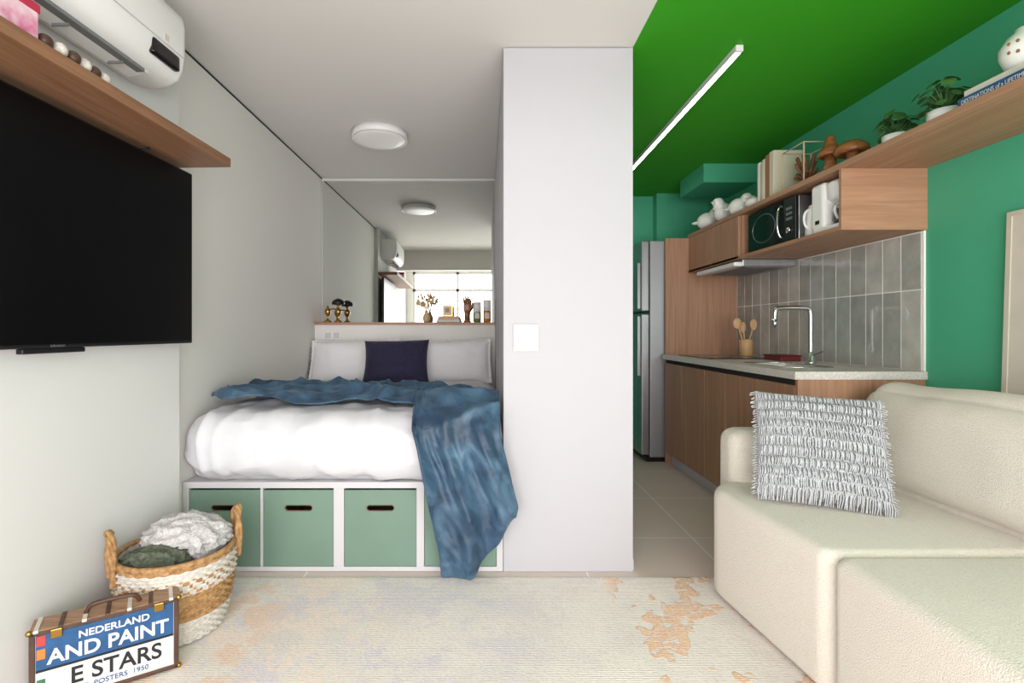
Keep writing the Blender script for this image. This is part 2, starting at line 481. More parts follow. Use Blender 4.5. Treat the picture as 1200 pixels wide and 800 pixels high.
def storage_box(x0, x1):
    g = group('storage_box')
    z0, z1 = 0.026, 0.388; yf = YF+0.012
    cu = bpy.data.curves.new('front', 'CURVE'); cu.dimensions = '2D'; cu.fill_mode = 'BOTH'; cu.extrude = 0.006
    s = cu.splines.new('POLY'); s.points.add(3)
    for p, c in zip(s.points, [(x0, z0), (x1, z0), (x1, z1), (x0, z1)]): p.co = (*c, 0, 1)
    s.use_cyclic_u = True
    xc = (x0+x1)/2; zc = 0.302; hw = 0.066; r = 0.014; pts = []
    for k in range(9):
        a = -math.pi/2+math.pi*k/8; pts.append((xc+hw-r+r*math.cos(a), zc+r*math.sin(a)))
    for k in range(9):
        a = math.pi/2+math.pi*k/8; pts.append((xc-hw+r+r*math.cos(a), zc+r*math.sin(a)))
    s = cu.splines.new('POLY'); s.points.add(len(pts)-1)
    for p, c in zip(s.points, pts): p.co = (*c, 0, 1)
    s.use_cyclic_u = True
    X = Matrix(((1, 0, 0, 0), (0, 0, -1, yf), (0, 1, 0, 0), (0, 0, 0, 1)))
    curve_mesh('front', cu, M_sage, g, X, smooth=False)
    tube('slot_edge', [(p[0], yf-0.004, p[1]) for p in pts], 0.003, M_mdf, g, cyclic=True, smooth_path=False)
    box('side_left', x0, x0+0.01, yf+0.006, yf+0.5, z0, z1, M_sage, g)
    box('side_right', x1-0.01, x1, yf+0.006, yf+0.5, z0, z1, M_sage, g)
    box('bottom', x0+0.01, x1-0.01, yf+0.006, yf+0.5, z0, z0+0.01, M_sage, g)
    box('rear', x0+0.01, x1-0.01, yf+0.49, yf+0.5, z0+0.01, z1, M_sage, g)
for a, b_ in [(-1.409, -1.071), (-1.055, -0.722), (-0.669, -0.327), (-0.287, 0.055)]:
    storage_box(a, b_)

for cx in (-1.06, -0.31):
    cushion('bed_pillow', 0.74, 0.38, 0.19, M_pill, frame_matrix((cx, 4.09, 0.90), (1, 0, 0.02), (0, 0.38, 1)), pinch=0.035, amp=0.015, sc=6, seed=cx*9, flange=0.06)
cushion('throw_pillow', 0.50, 0.36, 0.17, M_navy, frame_matrix((-0.675, 3.83, 0.915), (1, 0.05, 0.02), (-0.07, 0.5, 1)), pinch=0.07, amp=0.008)

def throw_blanket():
    nx, ny = 230, 200
    far = [(-1.42, 2.82), (-1.32, 3.10), (-1.15, 3.22), (-0.95, 3.10), (-0.75, 3.24), (-0.55, 3.15), (-0.3, 3.02), (-0.1, 2.80), (0.07, 2.62)]
    near = [(-1.42, 2.60), (-1.3, 2.50), (-1.12, 2.56), (-0.9, 2.47), (-0.65, 2.54), (-0.45, 2.45), (-0.33, 2.45)]
    off = 0.030; R = RD+off; cy, cz = YE+RD, ZT-RD
    def path(s, yf):
        L1 = yf-cy
        if s < L1: return Vector((0, yf-s, ZT+off)), Vector((0, 0, 1))
        s -= L1; La = R*math.pi/2
        if s < La:
            a = s/R
            return Vector((0, cy-R*math.sin(a), cz+R*math.cos(a))), Vector((0, -math.sin(a), math.cos(a)))
        s -= La
        return Vector((0, cy-R, cz-s)), Vector((0, -1, 0))
    def ridge(v): return max(0, 1-2.2*abs(noise.noise(v)))
    verts = []; faces = []
    xa, xb = -1.415, 0.07
    for i in range(nx+1):
        x = lerp(xa, xb, i/nx); yf = pw(x, far)+0.03*noise.noise(Vector((x*5, 1, 2)))
        Lover = (yf-cy)+R*math.pi/2
        t = (x+0.30)/0.37
        zh = pw(t, [(0, 0.02), (0.45, 0.025), (0.8, 0.17), (1.0, 0.31)])
        zh += 0.012*math.sin(x*60)*(1 if zh > 0.05 else 0)
        Lhang = Lover+(cz-zh)
        Lnear = yf-pw(x, near)
        k = max(0, min(1, (x+0.345)/0.05)); k = k*k*(3-2*k)
        L = lerp(Lnear, Lhang, k)
        for j in range(ny+1):
            s = L*j/ny
            p, n = path(s, yf); 
            h = max(0, min(1, (cz+0.05-p.z)/0.55)) if n.z < 0.5 else 0.0
            xx = x
            if h > 0:
                xl = lerp(-0.30, -0.20, h); xr = lerp(0.07, 0.15, min(1, h*1.7))
                if h > 0.6: xr = lerp(0.15, 0.11, (h-0.6)/0.4)
                tt = max(0, min(1, t))
                xx = lerp(xl, xr, tt) if x > -0.30 else xl+(x+0.30)*0.4
            Y = p.y
            w = noise.noise(Vector((x*1.6, Y*1.6, 1.0)))*1.8
            f = ridge(Vector((x*1.8+w*0.5, Y*5.5+w+x*1.5, 4.2)))
            g = ridge(Vector((x*4.5+w, Y*6.0-w, 9.2)))
            u_ = ridge(Vector((x*11+w, Y*12-w, 1.2)))
            d1 = 0.056*f**1.6+0.024*g**1.5+0.008*u_
            w2 = noise.noise(Vector((x*3, s*1.4, 7)))
            w3 = noise.noise(Vector((x*5, s*4.0, 3)))
            f2 = 0.5+0.5*math.sin((x+0.08*w2+0.03*w3)*40+s*2.6)
            g2 = ridge(Vector((x*7+w2*1.5, s*3.8+w2, 2.2)))
            h2 = ridge(Vector((x*13+w3, s*9+w2, 5.2)))
            d2 = 0.042*f2**1.5+0.028*g2**1.4+0.009*h2
            bl = 1-n.z; bl = min(1, bl*1.1)
            disp = lerp(d1, d2, bl)
            e = min(1, min(j/ny, 1-j/ny)*14)
            p = Vector((xx, p.y, p.z))+n*(disp*(0.45+0.55*e))
            if p.y > YF-0.03: p.x = min(p.x, 0.075)
            verts.append(p)
    for i in range(nx):
        for j in range(ny):
            a = i*(ny+1)+j
            faces.append((a, a+1, a+ny+2, a+ny+1))
    o = mesh_obj('throw_blanket', verts, faces, M_throw, None, True)
    md = o.modifiers.new('thick', 'SOLIDIFY'); md.thickness = 0.008; md.offset = 0
throw_blanket()

og = group('wall_outlet')
box('plate', -1.37, -1.21, 4.242, 4.2495, 1.075, 1.15, M_white, og, 0.003)
box('socket_a', -1.35, -1.30, 4.238, 4.243, 1.09, 1.135, M_whiteMDF, og, 0.003)
box('socket_b', -1.28, -1.23, 4.238, 4.243, 1.09, 1.135, M_whiteMDF, og, 0.003)
lg = group('light_switch')
M_sw = mat('switch_plastic', (202, 200, 200), 0.4)
box('plate', 0.135, 0.258, YF-0.009, YF-0.0005, 1.05, 1.18, M_sw, lg, 0.003)
box('rocker', 0.142, 0.251, YF-0.012, YF-0.008, 1.057, 1.173, M_sw, lg, 0.002)

cg = group('flush_ceiling_lamp')
lathe('housing', [(0.185, 0.0), (0.187, -0.05), (0.178, -0.052), (0.176, -0.045)][::-1], (-0.715, 3.42, CEIL-0.001), M_white, cg, 64)
lathe('diffuser', [(0.001, -0.060), (0.06, -0.060), (0.12, -0.058), (0.16, -0.054), (0.172, -0.046), (0.170, -0.03)], (-0.715, 3.42, CEIL-0.001), mat('opal_diffuser', (206, 202, 198), 0.4, emit=0.25), cg, 64)
pg = group('linear_ceiling_light')
box('profile', 1.187, 1.223, 2.37, 4.98, CEIL-0.03, CEIL-0.001, M_white, pg, 0.002)
box('lens', 1.193, 1.217, 2.39, 4.96, CEIL-0.032, CEIL-0.03, mat('led_lens', (255, 244, 240), 0.3, emit=18), pg)

# ---------------------------------------------------------------- TV wall
tg = group('television')
box('panel', 0.045, 0.075, -1.33, -0.02, 1.093, 1.858, M_black, tg, 0.004, xf=TVM)
box('screen', 0.075, 0.0765, -1.322, -0.028, 1.105, 1.850, M_screen, tg, xf=TVM)
box('back_housing', 0.012, 0.045, -1.1, -0.25, 1.2, 1.7, M_black, tg, 0.01, xf=TVM)
box('sensor_bar', 0.055, 0.078, -0.82, -0.60, 1.077, 1.093, M_black, tg, 0.003, xf=TVM)
textm('badge', 'television', 0.014, M_steel, tg, TVM @ Matrix.Translation((0.077, -0.73, 1.0965)) @ Matrix.Rotation(math.radians(90), 4, 'Z') @ Matrix.Rotation(math.radians(90), 4, 'X'), ext=0.0003)
tube('wall_cable', [(0.004, -0.32, 1.70), (0.02, -0.30, 1.87), (0.05, -0.29, 1.885), (0.06, -0.27, 1.884)], 0.004, M_black, tg, xf=TVM)
shg = group('wall_shelf')
box('board', 0.001, 0.25, -2.2, -0.014, 1.889, 1.928, M_woodL, shg, 0.0015, xf=TVM)

ag = group('air_conditioner')
def ac():
    prof = [(0.0, 2.14), (0.05, 2.125), (0.10, 2.12), (0.15, 2.128), (0.185, 2.15), (0.205, 2.19), (0.212, 2.25), (0.212, 2.36), (0.205, 2.395), (0.19, 2.405), (0.0, 2.405)]
    ys = [(-1.15, 0.90), (-1.14, 0.97), (-1.12, 1.0), (-0.29, 1.0), (-0.27, 0.97), (-0.26, 0.90)]
    verts = []; faces = []
    n = len(prof)
    for y, s in ys:
        for x, z in prof:
            verts.append((x*s if x > 0 else 0.001, y, 2.27+(z-2.27)*(0.5+0.5*s)))
    for k in range(len(ys)-1):
        for i in range(n):
            j = (i+1) % n
            faces.append((k*n+i, k*n+j, (k+1)*n+j, (k+1)*n+i))
    faces.append(tuple(range(n))); faces.append(tuple(range((len(ys)-1)*n, len(ys)*n)))
    o = mesh_obj('body', verts, faces, M_acw, ag, True, xf=TVM)
    md = o.modifiers.new('es', 'EDGE_SPLIT'); md.split_angle = math.radians(50)
    box('vent_slot', 0.085, 0.15, -1.08, -0.42, 2.114, 2.126, M_grey, ag, xf=TVM)
    v = [(0.07, -1.07, 2.106), (0.07, -0.40, 2.106), (0.148, -0.40, 2.119), (0.148, -1.07, 2.119), (0.07, -1.07, 2.111), (0.07, -0.40, 2.111), (0.148, -0.40, 2.124), (0.148, -1.07, 2.124)]
    mesh_obj('louver', v, [(0, 1, 2, 3), (7, 6, 5, 4), (0, 4, 5, 1), (1, 5, 6, 2), (2, 6, 7, 3), (3, 7, 4, 0)], M_acw, ag, xf=TVM)
    for k in range(3):
        box('vane_%d' % k, 0.08, 0.135, -0.95+k*0.22, -0.945+k*0.22, 2.100, 2.108, M_grey, ag, xf=TVM)
    box('seam', 0.2115, 0.2135, -1.12, -0.29, 2.232, 2.236, M_whiteMDF, ag, xf=TVM)
    softbox('display_window', 0.190, 0.2150, -0.46, -0.31, 2.165, 2.225, 0.009, M_glassk, ag, n=8, xf=TVM)
    box('label', 0.2115, 0.2135, -0.40, -0.375, 2.245, 2.27, M_paper, ag, xf=TVM)
ac()
mg2 = group('storage_tin')
box('body', 0.08, 0.235, -1.16, -0.93, 1.929, 2.02, mat('magenta_print', (205, 60, 130), 0.5, rgb2=(235, 215, 220), vscale=14), mg2, 0.004, xf=TVM)
box('lid', 0.077, 0.238, -1.163, -0.927, 2.005, 2.03, mat('red_lid', (180, 40, 70), 0.4), mg2, 0.004, xf=TVM)
bd = group('wooden_bead_garland')
for k in range(6):
    a = k*0.042
    ball('bead_%d' % k, (0.222+0.006*math.sin(k*0.9), -0.90+a, 1.929+0.02), 0.02, 0.02, 0.02, [M_leather, M_rope][k % 2], bd, 12, xf=TVM)

# ---------------------------------------------------------------- sill objects
SZ = 1.223
hg = group('brass_candle_holder')
for i, x in enumerate((-1.345, -1.255)):
    lathe('stem_%d' % i, [(0.034, 0), (0.034, 0.008), (0.012, 0.02), (0.008, 0.05), (0.022, 0.07), (0.028, 0.09), (0.022, 0.11), (0.008, 0.125), (0.01, 0.14), (0.024, 0.15), (0.024, 0.165)][: (11 if i else 9)], (x, 4.3, SZ), M_brass, hg, 24)
lathe('shade', [(0.05, 0.15), (0.055, 0.165), (0.045, 0.185), (0.02, 0.2), (0.004, 0.205)], (-1.255, 4.3, SZ), M_black, hg, 24)
tube('link', [(-1.345, 4.3, SZ+0.1), (-1.30, 4.3, SZ+0.13), (-1.255, 4.3, SZ+0.1)], 0.006, M_brass, hg)
vg = group('dried_flower_vase')
lathe('vase', [(0.022, 0), (0.03, 0.02), (0.03, 0.05), (0.014, 0.085), (0.016, 0.10), (0.012, 0.10)], (-0.50, 4.3, SZ), mat('amber_ceramic', (190, 165, 120), 0.4), vg, 24)
M_dry = mat('dried_straw', (214, 186, 138), 0.9)
for k in range(30):
    a = random.uniform(-1, 1); b_ = random.uniform(-0.4, 0.4); hgt = random.uniform(0.15, 0.24)
    e = (-0.50+a*0.085, 4.3+b_*0.06, SZ+hgt)
    tube('stem_%d' % k, [(-0.50, 4.3, SZ+0.09), (-0.50+a*0.03, 4.3, SZ+0.15), e], 0.0016, M_dry, vg)
    ball('bloom_%d' % k, e, 0.009, 0.009, 0.014, M_dry, vg, 8)
bk = group('book_stack')
box('book_a', -0.41, -0.21, 4.25, 4.37, SZ, SZ+0.02, M_paper, bk, 0.002)
box('book_b', -0.40, -0.215, 4.255, 4.365, SZ+0.02, SZ+0.036, mat('book_cover_pink', (196, 160, 150), 0.6), bk, 0.002)
box('book_c', -0.395, -0.22, 4.26, 4.36, SZ+0.036, SZ+0.05, M_woodlight, bk, 0.002)
fg = group('small_picture_frame')
box('frame', -0.365, -0.275, 4.30, 4.312, SZ+0.051, SZ+0.15, M_brass, fg, 0.002)
box('mat_board', -0.355, -0.285, 4.297, 4.301, SZ+0.061, SZ+0.14, M_paper, fg)
box('print', -0.337, -0.303, 4.295, 4.298, SZ+0.085, SZ+0.12, mat('print_orange', (190, 130, 70), 0.6), fg)
hd = group('wooden_hand_figure')
hx = -0.153
lathe('base', [(0.03, 0), (0.03, 0.01), (0.022, 0.014), (0.021, 0.07), (0.026, 0.10)], (hx, 4.3, SZ), M_mush, hd, 20)
softbox('palm', hx-0.03, hx+0.03, 4.287, 4.313, SZ+0.095, SZ+0.165, 0.012, M_mush, hd, n=8)
for k, (dx, L) in enumerate([(-0.023, 0.05), (-0.008, 0.065), (0.008, 0.06), (0.023, 0.045)]):
    tube('finger_%d' % k, [(hx+dx, 4.3, SZ+0.16), (hx+dx*1.15, 4.298, SZ+0.16+L*0.5), (hx+dx*1.2, 4.292, SZ+0.16+L)], 0.0065, M_mush, hd)
tube('thumb', [(hx+0.025, 4.3, SZ+0.11), (hx+0.045, 4.297, SZ+0.135), (hx+0.05, 4.293, SZ+0.165)], 0.0075, M_mush, hd)
for x, c, hh in [(-0.065, (110, 130, 70), 0.17), (0.02, (190, 120, 50), 0.19)]:
    g = group('candle_jar')
    lathe('jar', [(0.028, 0), (0.034, 0.006), (0.034, hh*0.45), (0.034, hh*0.5)], (x, 4.3, SZ), mat('tinted_jar', c, 0.15), g, 24)
    lathe('upper_glass', [(0.034, hh*0.51), (0.034, hh), (0.028, hh+0.002)], (x, 4.3, SZ), M_ceramic, g, 24)
    box('label', x-0.02, x+0.02, 4.264, 4.2675, SZ+0.03, SZ+0.08, M_paper, g)

# ---------------------------------------------------------------- kitchen
XF = 1.56; YN = 2.50; YK = 4.356; CT = 0.945
kg = group('kitchen_base_cabinet')
box('carcass', XF+0.02, XW-0.002, YN+0.02, YK-0.002, 0.10, 0.905, M_woodK, kg)
box('end_panel', XF, XW-0.002, YN, YN+0.02, 0.0, 0.905, M_woodK, kg, 0.001)
box('plinth', XF+0.06, XW-0.05, YN+0.03, YK-0.01, 0, 0.10, M_whiteMDF, kg)
ed = [2.522, 2.91, 3.25, 3.56, 3.98, 4.352]
for i in range(5):
    box('door_%d' % i, XF-0.001, XF+0.019, ed[i]+0.003, ed[i+1]-0.003, 0.105, 0.872, M_woodK, kg, 0.0015)
box('grip_channel', XF+0.012, XF+0.022, YN+0.02, YK-0.01, 0.872, 0.905, M_dark, kg)
ctg = group('countertop')
sx0, sx1, sy0, sy1 = 1.66, 1.93, 2.78, 3.22
x0, x1, y0, y1 = XF-0.02, XW-0.001, YN-0.01, YK-0.002
for i, (a, b_, c, d) in enumerate([(x0, sx0, y0, y1), (sx1, x1, y0, y1), (sx0, sx1, y0, sy0), (sx0, sx1, sy1, y1)]):
    box('slab_%d' % i, a, b_, c, d, 0.906, CT, M_stone, ctg)
skg = group('kitchen_sink')
box('bowl_bottom', sx0, sx1, sy0, sy1, 0.907, 0.912, M_steel, skg)
tube('rim', [(sx0, sy0, CT+0.001), (sx1, sy0, CT+0.001), (sx1, sy1, CT+0.001), (sx0, sy1, CT+0.001)], 0.004, M_chrome, skg, cyclic=True, smooth_path=False)
lathe('drain', [(0.03, 0), (0.03, 0.003), (0.012, 0.002)], ((sx0+sx1)/2, 3.0, 0.912), M_chrome, skg)
fx, fy = 2.0, 3.08
fgp = group('kitchen_faucet')
lathe('base', [(0.028, 0), (0.028, 0.012), (0.022, 0.016), (0.022, 0.07), (0.018, 0.075)], (fx, fy, CT+0.001), M_chrome, fgp, 24)
tube('gooseneck', [(fx, fy, CT+0.07), (fx, fy, CT+0.25), (fx, fy, CT+0.335), (fx-0.03, fy, CT+0.345), (fx-0.18, fy, CT+0.345), (fx-0.215, fy, CT+0.34), (fx-0.22, fy, CT+0.30), (fx-0.22, fy, CT+0.27)], 0.014, M_chrome, fgp)
lathe('aerator', [(0.017, 0), (0.017, 0.05)], (fx-0.22, fy, CT+0.225), M_chrome, fgp, 20)
tube('lever', [(fx, fy-0.015, CT+0.05), (fx+0.01, fy-0.045, CT+0.06), (fx+0.02, fy-0.08, CT+0.08)], 0.007, M_chrome, fgp)
hob = group('cooktop')
box('glass', 1.62, 2.08, 3.62, 4.2, CT+0.001, CT+0.007, M_glassk, hob, 0.002)
for i, (x, y, r) in enumerate([(1.74, 3.76, 0.08), (1.96, 3.78, 0.07), (1.74, 4.04, 0.07), (1.96, 4.04, 0.08)]):
    lathe('ring_%d' % i, [(r, 0), (r, 0.0008), (r-0.004, 0.0008)], (x, y, CT+0.007), M_steel, hob)
ug = group('utensil_holder')
lathe('cup', [(0.045, 0), (0.05, 0.005), (0.05, 0.125), (0.046, 0.13), (0.042, 0.12)], (2.03, 3.90, CT+0.001+0.008), M_woodlight, ug, 32)
for k, (dx, dy, L, w) in enumerate([(-0.06, 0.0, 0.25, 0.034), (-0.01, 0.02, 0.22, 0.024), (0.04, -0.03, 0.24, 0.028)]):
    base = Vector((2.03, 3.90, CT+0.03)); top = Vector((2.03+dx, 3.9+dy, CT+L))
    tube('handle_%d' % k, [base, top], 0.006, M_woodlight, ug, smooth_path=False)
    ball('head_%d' % k, top+Vector((dx*0.1, 0, 0.012)), w, 0.006, 0.042, M_woodlight, ug, 16)
tr = group('serving_box')
box('body', 1.98, 2.12, 3.36, 3.56, CT+0.001, CT+0.03, mat('dark_red', (112, 32, 38), 0.5), tr, 0.004)
box('lid', 1.975, 2.125, 3.355, 3.565, CT+0.03, CT+0.04, mat('dark_red_lid', (92, 26, 32), 0.45), tr, 0.004)

def splash():
    mats = [mat('glazed_tile_%d' % i, c, 0.10, var=0.09, vscale=9, bump=0.45, bscale=12, coat=0.6) for i, c in enumerate([(186, 186, 177), (174, 175, 167), (196, 195, 186), (166, 167, 160)])]
    grout = mat('grout', (236, 233, 228), 0.9)
    verts = []; faces = []; mi = []
    w = 0.122; y = YN+0.012; z0, zj, z1 = CT+0.004, 1.355, 1.640
    def addb(x0, x1, y0, y1, z0, z1, k):
        b = len(verts)
        verts.extend([(x, y, z) for x in (x0, x1) for y in (y0, y1) for z in (z0, z1)])
        for f in BF: faces.append(tuple(b+i for i in f)); mi.append(k)
    addb(XW-0.012, XW-0.001, YN, YK-0.002, CT+0.001, 1.648, 4)
    while y < YK-0.02:
        y2 = min(y+w, YK-0.006)
        for a, b_ in ((z0, zj-0.003), (zj+0.003, z1)):
            addb(XW-0.014, XW-0.0115, y+0.0028, y2-0.0028, a, b_, random.randrange(4))
        y = y2
    o = mesh_obj('backsplash_tiles', verts, faces, mats+[grout], bevel=0.0008)
    for p, k in zip(o.data.polygons, mi): p.material_index = k
splash()

box('fridge_side_panel', XF+0.01, XW-0.001, YK, YK+0.02, 0.0, 1.954, M_woodK, bevel=0.001)
rg = group('refrigerator')
box('body', 1.45, 2.18, 4.40, 4.92, 0.04, 1.94, mat('fridge_grey_side', (170, 171, 174), 0.4, 0.6), rg, 0.008)
box('lower_door', 1.375, 1.445, 4.40, 4.92, 0.06, 1.30, M_steel, rg, 0.01)
box('upper_door', 1.375, 1.445, 4.40, 4.92, 1.32, 1.94, M_steel, rg, 0.01)
box('handle_lower', 1.345, 1.375, 4.42, 4.445, 0.75, 1.28, M_steel, rg, 0.005)
box('handle_upper', 1.345, 1.375, 4.42, 4.445, 1.34, 1.75, M_steel, rg, 0.005)
box('foot_rail', 1.42, 2.15, 4.41, 4.90, 0.0, 0.04, M_black, rg)

XU = 1.77; UZ0 = 1.650; UZ1 = 1.955; YU = 2.49
ug2 = group('upper_cabinet')
box('long_shelf', XU, XW-0.001, 0.9, YK+0.02, UZ1, UZ1+0.030, M_woodKy, ug2, 0.001)
box('niche_side', XU, XW-0.001, YU, YU+0.018, UZ0, UZ1, M_woodKx, ug2, 0.001)
box('niche_bottom', XU, XW-0.001, YU+0.018, YK-0.002, UZ0, UZ0+0.022, M_woodKy, ug2, 0.001)
box('niche_back', XW-0.012, XW-0.001, YU+0.018, 3.5, UZ0+0.022, UZ1, M_woodKy, ug2)
box('cabinet_carcass', XU+0.02, XW-0.002, 3.5, YK-0.002, UZ0+0.022, UZ1, M_woodK, ug2)
box('cabinet_door_a', XU, XU+0.018, 3.503, 3.925, UZ0+0.004, UZ1-0.003, M_woodK, ug2, 0.0015)
box('cabinet_door_b', XU, XU+0.018, 3.93, YK-0.004, UZ0+0.004, UZ1-0.003, M_woodK, ug2, 0.0015)
rh = group('range_hood')
box('body', 1.80, 2.17, 3.50, 4.12, 1.60, 1.649, M_steel, rh, 0.004)
box('visor', 1.74, 1.80, 3.50, 4.12, 1.60, 1.63, M_white, rh, 0.006)
box('filter', 1.84, 2.12, 3.55, 4.07, 1.597, 1.60, M_grey, rh)
mw = group('microwave_oven')
MZ = UZ0+0.0225
box('body', 1.815, 2.16, 2.90, 3.42, MZ+0.008, MZ+0.262, M_steel, mw, 0.004)
box('door', 1.795, 1.815, 3.02, 3.42, MZ+0.01, MZ+0.26, M_glassk, mw, 0.004)
box('control_panel', 1.795, 1.815, 2.90, 3.015, MZ+0.01, MZ+0.26, M_black, mw, 0.004)
tube('handle', [(1.795, 3.04, MZ+0.04), (1.772, 3.04, MZ+0.06), (1.772, 3.04, MZ+0.21), (1.795, 3.04, MZ+0.23)], 0.007, M_chrome, mw)
tube('door_ring', [(1.794, 3.23+0.13*math.cos(a), MZ+0.135+0.09*math.sin(a)) for a in [k*math.pi/12 for k in range(24)]], 0.0015, M_steel, mw, cyclic=True)
lathe('dial', [(0.018, 0), (0.018, 0.012), (0.002, 0.013)], (0, 0, 0), M_chrome, mw, 20, xf=Matrix.Translation((1.795, 2.957, MZ+0.07)) @ Matrix.Rotation(math.radians(-90), 4, 'Y'))
for i in range(3):
    box('button_%d' % i, 1.792, 1.796, 2.93, 2.985, MZ+0.13+i*0.03, MZ+0.145+i*0.03, M_steel, mw)
for i, (x, y) in enumerate([(1.84, 2.93), (1.84, 3.39), (2.13, 2.93), (2.13, 3.39)]):
    lathe('foot_%d' % i, [(0.012, 0), (0.012, 0.009)], (x, y, MZ), M_black, mw, 12)
# drip coffee maker: water tower at the back, filter head on top, glass carafe on a hot plate
cm = group('coffee_maker')
M_carafe = mat('smoked_glass', (96, 96, 98), 0.08, spec=0.7)
softbox('base', 1.80, 2.06, 2.56, 2.76, MZ, MZ+0.032, 0.012, M_acw, cm, n=8)
softbox('water_tower', 1.80, 2.06, 2.665, 2.775, MZ+0.02, MZ+0.27, 0.022, M_acw, cm, n=12)
lathe('filter_head', [(0.058, 0), (0.078, 0.015), (0.082, 0.085), (0.075, 0.10), (0.01, 0.106)], (1.885, 2.625, MZ+0.158), M_acw, cm, 32)
lathe('hot_plate', [(0.062, 0), (0.062, 0.006)], (1.885, 2.62, MZ+0.032), M_black, cm, 28)
lathe('carafe', [(0.045, 0), (0.060, 0.02), (0.060, 0.055), (0.045, 0.085), (0.043, 0.095)], (1.885, 2.62, MZ+0.039), M_carafe, cm, 28)
lathe('carafe_lid', [(0.046, 0), (0.044, 0.012), (0.01, 0.018)], (1.885, 2.62, MZ+0.133), M_acw, cm, 24)
tube('carafe_handle', [(1.838, 2.60, MZ+0.13), (1.806, 2.585, MZ+0.125), (1.802, 2.583, MZ+0.08), (1.828, 2.595, MZ+0.06)], 0.007, M_acw, cm)
box('switch', 1.797, 1.801, 2.70, 2.73, MZ+0.05, MZ+0.07, M_black, cm)
kt = group('electric_kettle')
lathe('body', [(0.045, 0), (0.052, 0.01), (0.048, 0.13), (0.036, 0.17), (0.030, 0.185), (0.008, 0.195)], (1.87, 2.835, MZ), M_acw, kt, 28)
tube('handle', [(1.835, 2.83, MZ+0.16), (1.802, 2.83, MZ+0.15), (1.800, 2.83, MZ+0.07), (1.824, 2.83, MZ+0.05)], 0.007, M_acw, kt)

# ---- things on the long shelf
LZ = UZ1+0.0305
def bird(x, y, s, rot):
    g = group('ceramic_bird')
    X = Matrix.Translation((x, y, LZ)) @ Matrix.Rotation(rot, 4, 'Z') @ Matrix.Scale(s, 4)
    ball('body', (0, 0.02, 0.075), 0.062, 0.085, 0.075, M_ceramic, g, 24, xf=X)
    ball('head', (0, -0.045, 0.145), 0.038, 0.042, 0.038, M_ceramic, g, 20, xf=X)
    lathe('neck', [(0.052, 0), (0.038, 0.03), (0.034, 0.06)], (0, -0.032, 0.095), M_ceramic, g, 20, xf=X)
    ball('tail', (0, 0.10, 0.07), 0.025, 0.05, 0.015, M_ceramic, g, 16, xf=X)
    lathe('beak', [(0.012, 0), (0.001, 0.035)], (0, 0, 0), M_ceramic, g, 12, xf=X @ Matrix.Translation((0, -0.08, 0.142)) @ Matrix.Rotation(math.radians(90), 4, 'X'))
for x, y, s, r in [(1.86, 4.15, 0.95, 0.9), (1.85, 3.90, 1.05, -1.2), (1.86, 3.64, 0.85, 0.7)]:
    bird(x, y, s, r)
ball('ceramic_pebble', (1.85, 3.45, LZ+0.04), 0.055, 0.07, 0.04, M_ceramic)
sb = group('standing_books')
yy = 3.13
for k, (w, hgt, c) in enumerate([(0.045, 0.29, (206, 196, 176)), (0.05, 0.285, (150, 104, 70)), (0.03, 0.27, (222, 214, 200)), (0.028, 0.25, (190, 176, 150)), (0.03, 0.265, (230, 226, 218))]):
    box('cover_%d' % k, 1.80, 1.98, yy, yy+w-0.002, LZ, LZ+hgt, mat('book_cover_%d' % k, c, 0.6), sb, 0.002)
    box('pages_%d' % k, 1.81, 1.985, yy+0.004, yy+w-0.006, LZ+0.004, LZ+hgt+0.002, M_paper, sb)
    yy += w
dc = group('coral_display_case')
M_cedge = mat('acrylic_edge', (190, 170, 140), 0.2)
cx0, cx1, cy0, cy1 = 1.80, 1.97, 2.83, 3.03; ch = 0.23
for i, (a, b_) in enumerate([(cx0, cy0), (cx1, cy0), (cx0, cy1), (cx1, cy1)]):
    box('post_%d' % i, a-0.003, a+0.003, b_-0.003, b_+0.003, LZ+0.012, LZ+ch, M_cedge, dc)
for i, z in enumerate((LZ+0.012, LZ+ch)):
    tube('rim_%d' % i, [(cx0, cy0, z), (cx1, cy0, z), (cx1, cy1, z), (cx0, cy1, z)], 0.003, M_cedge, dc, cyclic=True, smooth_path=False)
box('base', cx0-0.005, cx1+0.005, cy0-0.005, cy1+0.005, LZ, LZ+0.012, M_woodK, dc)
M_coral = mat('coral_brown', (130, 86, 54), 0.7, var=0.3, vscale=30)
for k in range(34):
    a = random.uniform(0, 2*math.pi); t = random.uniform(0.3, 1.0)
    c0 = Vector(((cx0+cx1)/2, (cy0+cy1)/2, LZ+0.012)); e = c0+Vector((math.cos(a)*0.065*t, math.sin(a)*0.08*t, 0.05+0.13*random.random()))
    tube('branch_%d' % k, [c0, c0.lerp(e, 0.5)+Vector((0, 0, 0.02)), e], 0.008, M_coral, dc)
for x, y, s, kind in [(1.86, 2.70, 1.0, 0), (1.87, 2.555, 1.0, 1)]:
    g = group('wooden_mushroom')
    if kind == 0:
        lathe('stem', [(0.05, 0), (0.045, 0.02), (0.028, 0.06), (0.03, 0.11)], (x, y, LZ), M_mush, g, 28)
        lathe('cap', [(0.03, 0.105), (0.058, 0.10), (0.06, 0.112), (0.045, 0.14), (0.03, 0.165), (0.022, 0.19), (0.016, 0.21), (0.003, 0.216)], (x, y, LZ), M_mush, g, 28)
    else:
        lathe('stem', [(0.045, 0), (0.03, 0.02), (0.024, 0.05), (0.03, 0.075)], (x, y, LZ), M_mush, g, 28)
        lathe('cap', [(0.03, 0.07), (0.07, 0.062), (0.078, 0.075), (0.07, 0.10), (0.045, 0.122), (0.004, 0.13)], (x, y, LZ), M_mush, g, 28)

